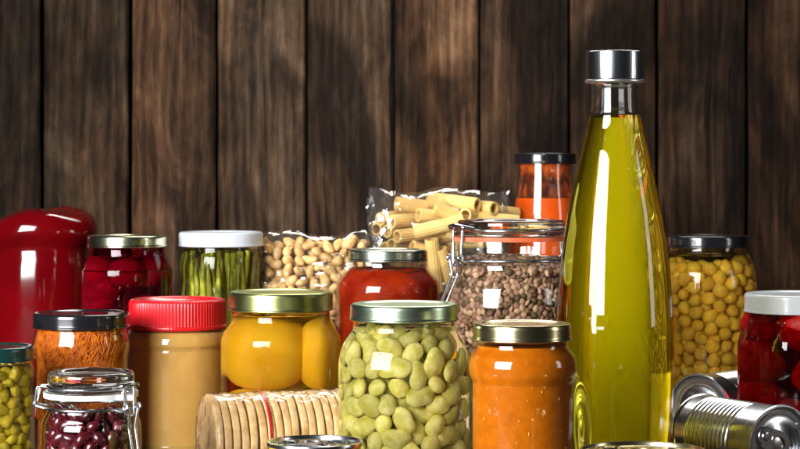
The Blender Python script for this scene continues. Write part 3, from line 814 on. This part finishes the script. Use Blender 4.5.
zt = Z(114.3, D)
link('oil', lathe_mesh([(0, .0065)] + [tuple(p) for p in poly if p[0] > .001 and p[1] < zt] + [(0, zt - .0003)], 96, angle=50), OIL, e)
for nm_, kk, mt in (('oil_glow', .66, OILGLOW), ('oil_glow_middle', .48, OILGLOW), ('oil_glow_core', .35, OILGLOWCORE)):  # nested volumes put in for a glowing centre between dark edges, not sediment
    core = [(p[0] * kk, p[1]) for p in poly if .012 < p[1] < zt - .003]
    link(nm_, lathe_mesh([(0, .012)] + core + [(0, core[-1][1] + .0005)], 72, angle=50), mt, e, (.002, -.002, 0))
zn0 = Z(113.6, D); zn1 = Z(83.5, D)
link('glass_neck', lathe_mesh(fillet([(24.8 * s, zn0 + .0003), (24.9 * s, zn0 + .002, .0006), (24 * s, zn0 + .006, .003), (23.6 * s, zn1 - .004, .001), (24.3 * s, zn1 - .0015, .0008), (23.5 * s, zn1), (19.8 * s, zn1), (19.6 * s, zn1 - .01, .002), (21.5 * s, zn0 + .0003)], 4), 96, True, angle=60), THICK, e)
zc = Z(79.5, D); zc1 = Z(51.5, D)
link('cap', lathe_mesh(fillet([(0, zc1), (28 * s, zc1, .0005), (28.6 * s, zc1 - .0006, .0005), (28.6 * s, zc, .0002), (0, zc)], 3), 96, angle=40), BRUSH, e)
link('cap_collar', lathe_mesh(fillet([(20 * s, zc - .0004), (29.8 * s, zc - .0004, .0006), (29.8 * s, Z(82.6, D), .0006), (19 * s, Z(83, D))], 3), 96, True, angle=40), metal('collar_steel', (.85, .86, .88), .35), e)

# ------------------------------------------------------------------ tins
def arc_tube(r, a0, a1, z, rad, n=20):
    return tube_data([(r * math.cos(a0 + (a1 - a0) * i / n), r * math.sin(a0 + (a1 - a0) * i / n), z) for i in range(n + 1)], rad, 6)
def tin(label, R, h, lidmat, sidemat, loc, rot=None, ribs=(0.28, 0.74, 11), tab_angle=0.0, rim=.0016):
    e = thing('tin_can', label, 'tin', loc, None, rot)
    zb = rim * 1.8
    pr = [(R, zb)]
    n = ribs[2]
    if n:
        z0, z1 = h * ribs[0], h * ribs[1]; m_ = n * 8
        pr += [(R, z0 - .001)] + [(R - .0007 * (1 - math.cos(2 * math.pi * i / 8)) * .5 * 1.3, z0 + (z1 - z0) * i / m_) for i in range(m_ + 1)] + [(R, z1 + .001)]
    pr += [(R, h - zb)]
    link('side', lathe_mesh(pr, 96, angle=80), sidemat, e)
    def seam(z0, up):
        c = [(R - .0006, z0), (R + rim * .8, z0 + up * .0006), (R + rim, z0 + up * rim), (R + rim * .7, z0 + up * rim * 2), (R - .0002, z0 + up * rim * 2.05), (R - .0010, z0 + up * rim * 1.2)]
        return c
    top = seam(h - rim * 2, 1) + [(R - .0012, h - .0030), (R * .91, h - .0032), (R * .89, h - .0022), (R * .80, h - .0022), (R * .785, h - .0028), (R * .55, h - .0028), (R * .535, h - .0023), (0, h - .0023)]
    link('lid', lathe_mesh(top, 96, angle=50), lidmat, e)
    bot = [(r, z) for r, z in seam(rim * 2, -1)] + [(R - .0012, .0030), (R * .9, .0032), (R * .87, .0018), (R * .74, .0018), (R * .71, .0032), (R * .60, .0032), (R * .57, .0018), (R * .42, .0018), (R * .39, .003), (0, .003)]
    link('bottom', lathe_mesh(bot, 96, angle=50), STEEL, e)
    # pressed arcs in the lid
    za = h - .0021
    lst = []
    for r_, a in ((.70, 1.15), (.44, 1.0)):
        lst.append(arc_tube(R * r_, tab_angle + math.pi - a, tab_angle + math.pi + a, za, .0007))
    link('lid_bead', mk(*join_data(lst), angle=60), lidmat, e)
    # pull tab: rivet end towards the rim, finger ring towards the centre
    L_ = R * 1.0; W_ = R * .33; zt = h - .0006
    outl = []; M_ = 36
    for i in range(M_):
        a = 2 * math.pi * i / M_; c, sn = math.cos(a), math.sin(a)
        outl.append((c * L_ / 2, W_ * math.copysign(abs(sn) ** .7, sn) * (1.0 - .22 * c)))
    hole = [(-L_ * .16 + L_ * .23 * math.cos(2 * math.pi * i / M_), W_ * .62 * math.sin(2 * math.pi * i / M_)) for i in range(M_)]
    th = .0009; V, Fc = [], []
    for zz in (zt - th, zt + th * .3):
        V += [(x, y, zz) for x, y in outl]; V += [(x, y, zz) for x, y in hole]
    for i in range(M_):
        k = (i + 1) % M_
        Fc += [(i, k, M_ + k, M_ + i), (2 * M_ + i, 3 * M_ + i, 3 * M_ + k, 2 * M_ + k), (i, 2 * M_ + i, 2 * M_ + k, k), (M_ + i, M_ + k, 3 * M_ + k, 3 * M_ + i)]
    Mt = Matrix.Rotation(tab_angle, 4, 'Z') @ Matrix.Translation((R * .22, 0, 0))
    V = [Mt @ Vector(v) for v in V]
    t = link('pull_tab', mk(V, Fc, angle=40), lidmat, e)
    riv = lathe_mesh(fillet([(0, .0016), (R * .11, .0016, .0006), (R * .14, 0), (0, 0)], 3), 24)
    link('rivet', riv, lidmat, t, (Mt @ Vector((L_ * .34, 0, zt))))
    ringv = lathe_mesh([(R * .20, 0), (R * .215, .0006), (R * .235, .0006), (R * .25, 0)], 32)
    link('tab_bead', ringv, lidmat, t, (Mt @ Vector((L_ * .34, 0, zt + .0002))))
    return e
D = 1.35
TINGOLD = metal('gold_lacquer_tin', (.66, .58, .34), .24)
tin('small yellow tin with a ring-pull lid in front of the cracker roll', 46 * D / F, Z(441, D), STEEL, YELLOWPRINT, at(315, D), (0, 0, 0), (0, 0, 0), math.radians(195))
D = 1.30
tin('wide gold tin with a ring-pull lid at the bottom in front of the oil bottle', 61 * D / F, Z(449.5, D), TINGOLD, TINGOLD, at(643, D), (0, 0, 0), (0, 0, 0), math.radians(160))
def lying(label, back, front, R, **kw):
    a = Vector(back); b_ = Vector(front); d = (b_ - a); q = d.to_track_quat('Z', 'Y')
    return tin(label, R, d.length, STEEL, STEEL, a, q.to_euler(), **kw)
rA = .0312
lying('ribbed silver tin lying on its side with its ring-pull lid to the front', (at(701, 1.655)[0], 1.655, rA + .0016), (at(781, 1.572)[0], 1.572, rA + .0016), rA, tab_angle=math.radians(150), ribs=(.16, .72, 11))
rB = .0318
lying('silver tin lying behind the ribbed tin with its ringed end showing', (at(699, 1.80)[0] + .060, 1.866, rB + .0016), (at(699, 1.80)[0], 1.80, rB + .0016), rB, tab_angle=math.radians(-60), ribs=(.25, .75, 9))

# ------------------------------------------------------------------ cracker roll
ax0 = Vector((at(206, 1.555)[0], 1.555, .0385)); yaw = math.radians(19)
adir = Vector((math.cos(yaw), math.sin(yaw), 0)); RCk = .0368; pitch = .0067; NCk = 18
q = adir.to_track_quat('Z', 'Y')
def cracker(seed):
    rnd = random.Random(seed); V = []; seg = 56; th = .0050
    ph = [rnd.uniform(0, 6) for _ in range(5)]
    pr = [(0, 0), (.5, .0001), (.93, .0002), (.985, .0004), (.996, .0011), (1.0, .0024), (1.0, .0042), (.995, .0053), (.982, .0059), (.93, .0061), (.5, .0061), (0, .0061)]
    def rm(r, a, z, j):
        k = 1 + .005 * math.sin(5 * a + ph[0]) + .004 * math.sin(11 * a + ph[1]) + .004 * math.sin(19 * a + ph[2] + j) + rnd.uniform(-.0012, .0012)
        return r * k
    return lathe_mesh([(r * RCk, z) for r, z in pr], seg, rmod=rm, angle=0)
cms = [cracker(k) for k in range(4)]
for me in cms: me.materials.append(CRACKER)
ORD = 'first second third fourth fifth sixth seventh eighth ninth tenth eleventh twelfth thirteenth fourteenth fifteenth sixteenth seventeenth eighteenth'.split()
rnd = random.Random(12); first = None
for k in range(NCk):
    if first is None: o = bpy.data.objects.new('cracker', cms[0]); first = o
    else: o = first.copy(); o.data = cms[k % 4]
    COL.objects.link(o)
    off = Vector((rnd.uniform(-1, 1), rnd.uniform(-1, 1), 0)) * .0006
    o.matrix_world = Matrix.Translation(ax0 + adir * k * pitch) @ q.to_matrix().to_4x4() @ Matrix.Translation(off) @ Euler((rnd.uniform(-.02, .02), rnd.uniform(-.02, .02), rnd.uniform(0, 6.28))).to_matrix().to_4x4()
    tag(o, '%s round tan cracker from the left end of the wrapped roll' % ORD[k], 'cracker', 'crackers in the roll')
LR = NCk * pitch
e = thing('cracker_wrapper', 'clear plastic wrapper with a red tear strip round the cracker roll', 'wrapper', ax0, None, q.to_euler())
Rw = RCk + .0009
pr = [(.002, -.0075), (.006, -.0040), (.012, -.0030), (.02, -.0025), (.028, -.002), (.034, -.0008), (Rw - .0006, .001), (Rw, .004)] + [(Rw + .0003 * math.sin(i * 2.1), .004 + (LR - .008) * i / 60) for i in range(1, 60)] + [(Rw, LR - .003), (Rw - .002, LR + .001), (.02, LR + .003), (.002, LR + .007)]
def wm(r, a, z, j):
    k = max(0, 1 - r / Rw)
    return r * (1 + .16 * k * math.sin(17 * a) + .10 * k * math.sin(29 * a + 1)) + .00025 * math.sin(7 * a + z * 300)
link('film', lathe_mesh(pr, 120, rmod=wm, angle=0), WRAP, e)
zs = .0415
link('tear_strip', lathe_mesh([(Rw + .0004, zs), (Rw + .0006, zs + .0002), (Rw + .0006, zs + .0021), (Rw + .0004, zs + .0023)], 96), REDSTRIP, e)

# ------------------------------------------------------------------ bags
def bag_mesh(w, d, h, seed, nx=72, nz=60, seam=.012, crump=.0035):
    rnd = random.Random(seed); ph = [rnd.uniform(0, 6) for _ in range(12)]
    V, Fc = [], []
    for j in range(nz + 1):
        v = j / nz; z = v * h
        bulge = min(1, (max(0, 1 - v) / .30)) ** .55 * min(1, (v + .02) / .12) ** .5
        for i in range(nx):
            a = 2 * math.pi * i / nx; c, s_ = math.cos(a), math.sin(a)
            x = w / 2 * math.copysign(abs(c) ** .75, c); y = d / 2 * math.copysign(abs(s_) ** .8, s_) * max(.012, bulge)
            n = math.sin(a * 9 + v * 11 + ph[0]) * math.sin(v * 23 + a * 3 + ph[1]) + .6 * abs(math.sin(a * 5 - v * 17 + ph[2])) + .5 * math.sin(a * 19 + v * 37 + ph[3])
            m_ = 1 + crump * n / (w / 2)
            x *= m_; y = y * (1 + 2.2 * crump * n / (d / 2) * min(1, bulge))
            top = .006 * math.sin(x * 70 + ph[4]) * max(0, v - .6)
            V.append((x, y, z + top + .002 * n * v))
    for j in range(nz):
        for i in range(nx):
            k = (i + 1) % nx; Fc.append((j * nx + i, j * nx + k, (j + 1) * nx + k, (j + 1) * nx + i))
    Fc.append(tuple(range(nx))[::-1])
    return mk(V, Fc, angle=22)
# nuts
D = 2.00; c = Vector(at(316, D))
o = link('nut_bag', bag_mesh(.116, .068, .186, 3), FILM, None, c)
tag(o, 'clear crinkled plastic bag of roasted nuts behind the peach jar', 'bag')
rng = np.random.default_rng(5); nN = 300
P = np.stack([rng.uniform(-.05, .05, nN), rng.uniform(-.028, .010, nN), rng.uniform(.100, .172, nN)], 1)
for _ in range(80):
    d = P[:, None, :] - P[None, :, :]; dist = np.sqrt((d ** 2).sum(2)) + 1e-9; np.fill_diagonal(dist, 1)
    ov = np.clip(2 * .0056 - dist, 0, None) * .5; P += (d / dist[..., None] * ov[..., None] * .5).sum(1)
    P[:, 0] = np.clip(P[:, 0], -.050, .050); zt_ = .181 - .007 * np.abs(np.sin(P[:, 0] * 60 + 1)); P[:, 2] = np.clip(P[:, 2], .098, zt_)
    fr_ = .026 * np.clip((.190 - P[:, 2]) / .05, .25, 1) ** .55 * np.clip(1.25 - (P[:, 0] / .056) ** 2, .25, 1); P[:, 1] = np.clip(P[:, 1], -fr_, .014)
nm = [blob(.0080, .0049, .0046, f_nut(.35)), blob(.0073, .0050, .0048, f_nut(.15)), blob(.0086, .0045, .0043, f_nut(.55))]
class _E: pass
ee = _E(); ee.location = c
scatter('roasted_nut', nm, NUT, ee, P, 'golden roasted nut inside the clear bag behind the peach jar', 'nut', 'roasted nuts in the bag', 33, 1.0)
# pasta
D = 2.08; c = Vector(at(438, D))
o = link('pasta_bag', bag_mesh(.140, .070, .228, 8, crump=.0042), FILM, None, c)
tag(o, 'clear crinkled plastic bag of dry pasta tubes behind the clip-top lentil jar', 'bag')
def pasta_mesh(Lp):
    ro, ri = .0070, .0049; seg = 48
    def rm(r, a, z, j): return r + (  .0003 * math.cos(a * 16) if r > .006 else 0)
    prof = [(ro, 0), (ro, Lp * .33), (ro, Lp * .66), (ro, Lp), (ri, Lp), (ri, Lp * .5), (ri, 0)]
    return lathe_mesh(prof, seg, True, rm, 50)
pm = [pasta_mesh(.052), pasta_mesh(.056)]
for me in pm: me.materials.append(PASTA)
def zp_(x, y): return 365 + x / 5.333, 185 + y / 5.333     # close-up coordinates -> photo pixels
#   open end (close-up x, y), direction (right, away, up), depth offset
tubes = [(165, 98, (.95, .30, -.12), -.004), (80, 182, (.70, .70, .06), -.012), (140, 196, (.75, .65, .05), -.020), (116, 246, (.72, .68, -.02), -.014), (172, 274, (.8, .6, .06), -.022), (140, 318, (.75, .65, -.1), -.012),
         (284, 160, (.88, .42, -.08), -.022), (378, 118, (.80, .25, -.38), -.030), (332, 84, (.97, .2, -.08), -.006), (600, 106, (-.82, .55, .10), -.028), (690, 126, (-.70, .70, .05), -.022), (534, 160, (.50, .85, .02), -.034),
         (262, 252, (.95, .05, .22), -.036), (355, 288, (.10, .25, -.95), -.034), (560, 172, (.95, .25, -.10), -.020), (430, 250, (.93, .2, -.2), -.026), (690, 190, (-.9, .3, -.1), -.014), (610, 230, (-.9, .35, -.2), -.03), (640, 300, (-.95, .3, 0), -.02),
         (250, 330, (.8, .4, -.3), -.030), (400, 340, (.3, .3, -.9), -.030), (470, 330, (.2, .4, -.9), -.020), (230, 110, (.9, .4, -.1), .006), (440, 100, (.95, .3, -.15), .010), (100, 330, (.5, .6, -.6), 0.0), (210, 215, (.85, .5, -.1), .004), (300, 130, (.9, .3, -.2), .012), (480, 160, (.8, .5, -.1), .012), (330, 210, (.9, .4, -.1), .010), (560, 130, (.9, .4, -.1), .014), (250, 290, (.9, .4, .1), .012), (450, 230, (.9, .4, .1), .012), (60, 235, (.6, .8, .0), .006)]
PL = {0: 'pasta tube with its open end at the top left of the pasta bag', 1: 'leftmost pasta tube with its open end to the crinkled side of the bag', 2: 'pasta tube second from the left with its open end showing in the bag',
      3: 'pasta tube below the leftmost one, open end showing in the bag', 4: 'pasta tube with its open end just under the long slanting tube', 5: 'lowest open-ended pasta tube at the left of the bag',
      6: 'short-looking pasta tube with its open end in the middle of the bag', 7: 'ridged pasta tube sloping down to the right in the middle of the bag', 8: 'long pasta tube lying along the top of the bag',
      9: 'pasta tube with a dark open end at the top right of the bag', 10: 'pasta tube with its open end at the right edge of the bag', 11: 'pasta tube whose open end points straight at the viewer',
      12: 'long slanting pasta tube across the front of the bag above the tomato sauce lid', 13: 'upright pasta tube between the tomato sauce lid and the lentil jar clasp'}
first = None
for k, (x, y, dr, dy) in enumerate(tubes):
    px, py = zp_(x, y); Dd = D + dy
    if first is None: o = bpy.data.objects.new('pasta_tube', pm[0]); first = o
    else: o = first.copy(); o.data = pm[k % 2]
    COL.objects.link(o)
    o.matrix_world = Matrix.Translation(((px - 400) * Dd / F, Dd, Z(py, Dd))) @ Vector(dr).normalized().to_track_quat('Z', 'Y').to_matrix().to_4x4()
    tag(o, PL.get(k, 'dry yellow pasta tube half hidden among the others inside the clear bag'), 'pasta', 'pasta tubes in the bag')

for o in scene.objects:
    for k in ('_Ri', '_prof'):
        if k in o: del o[k]
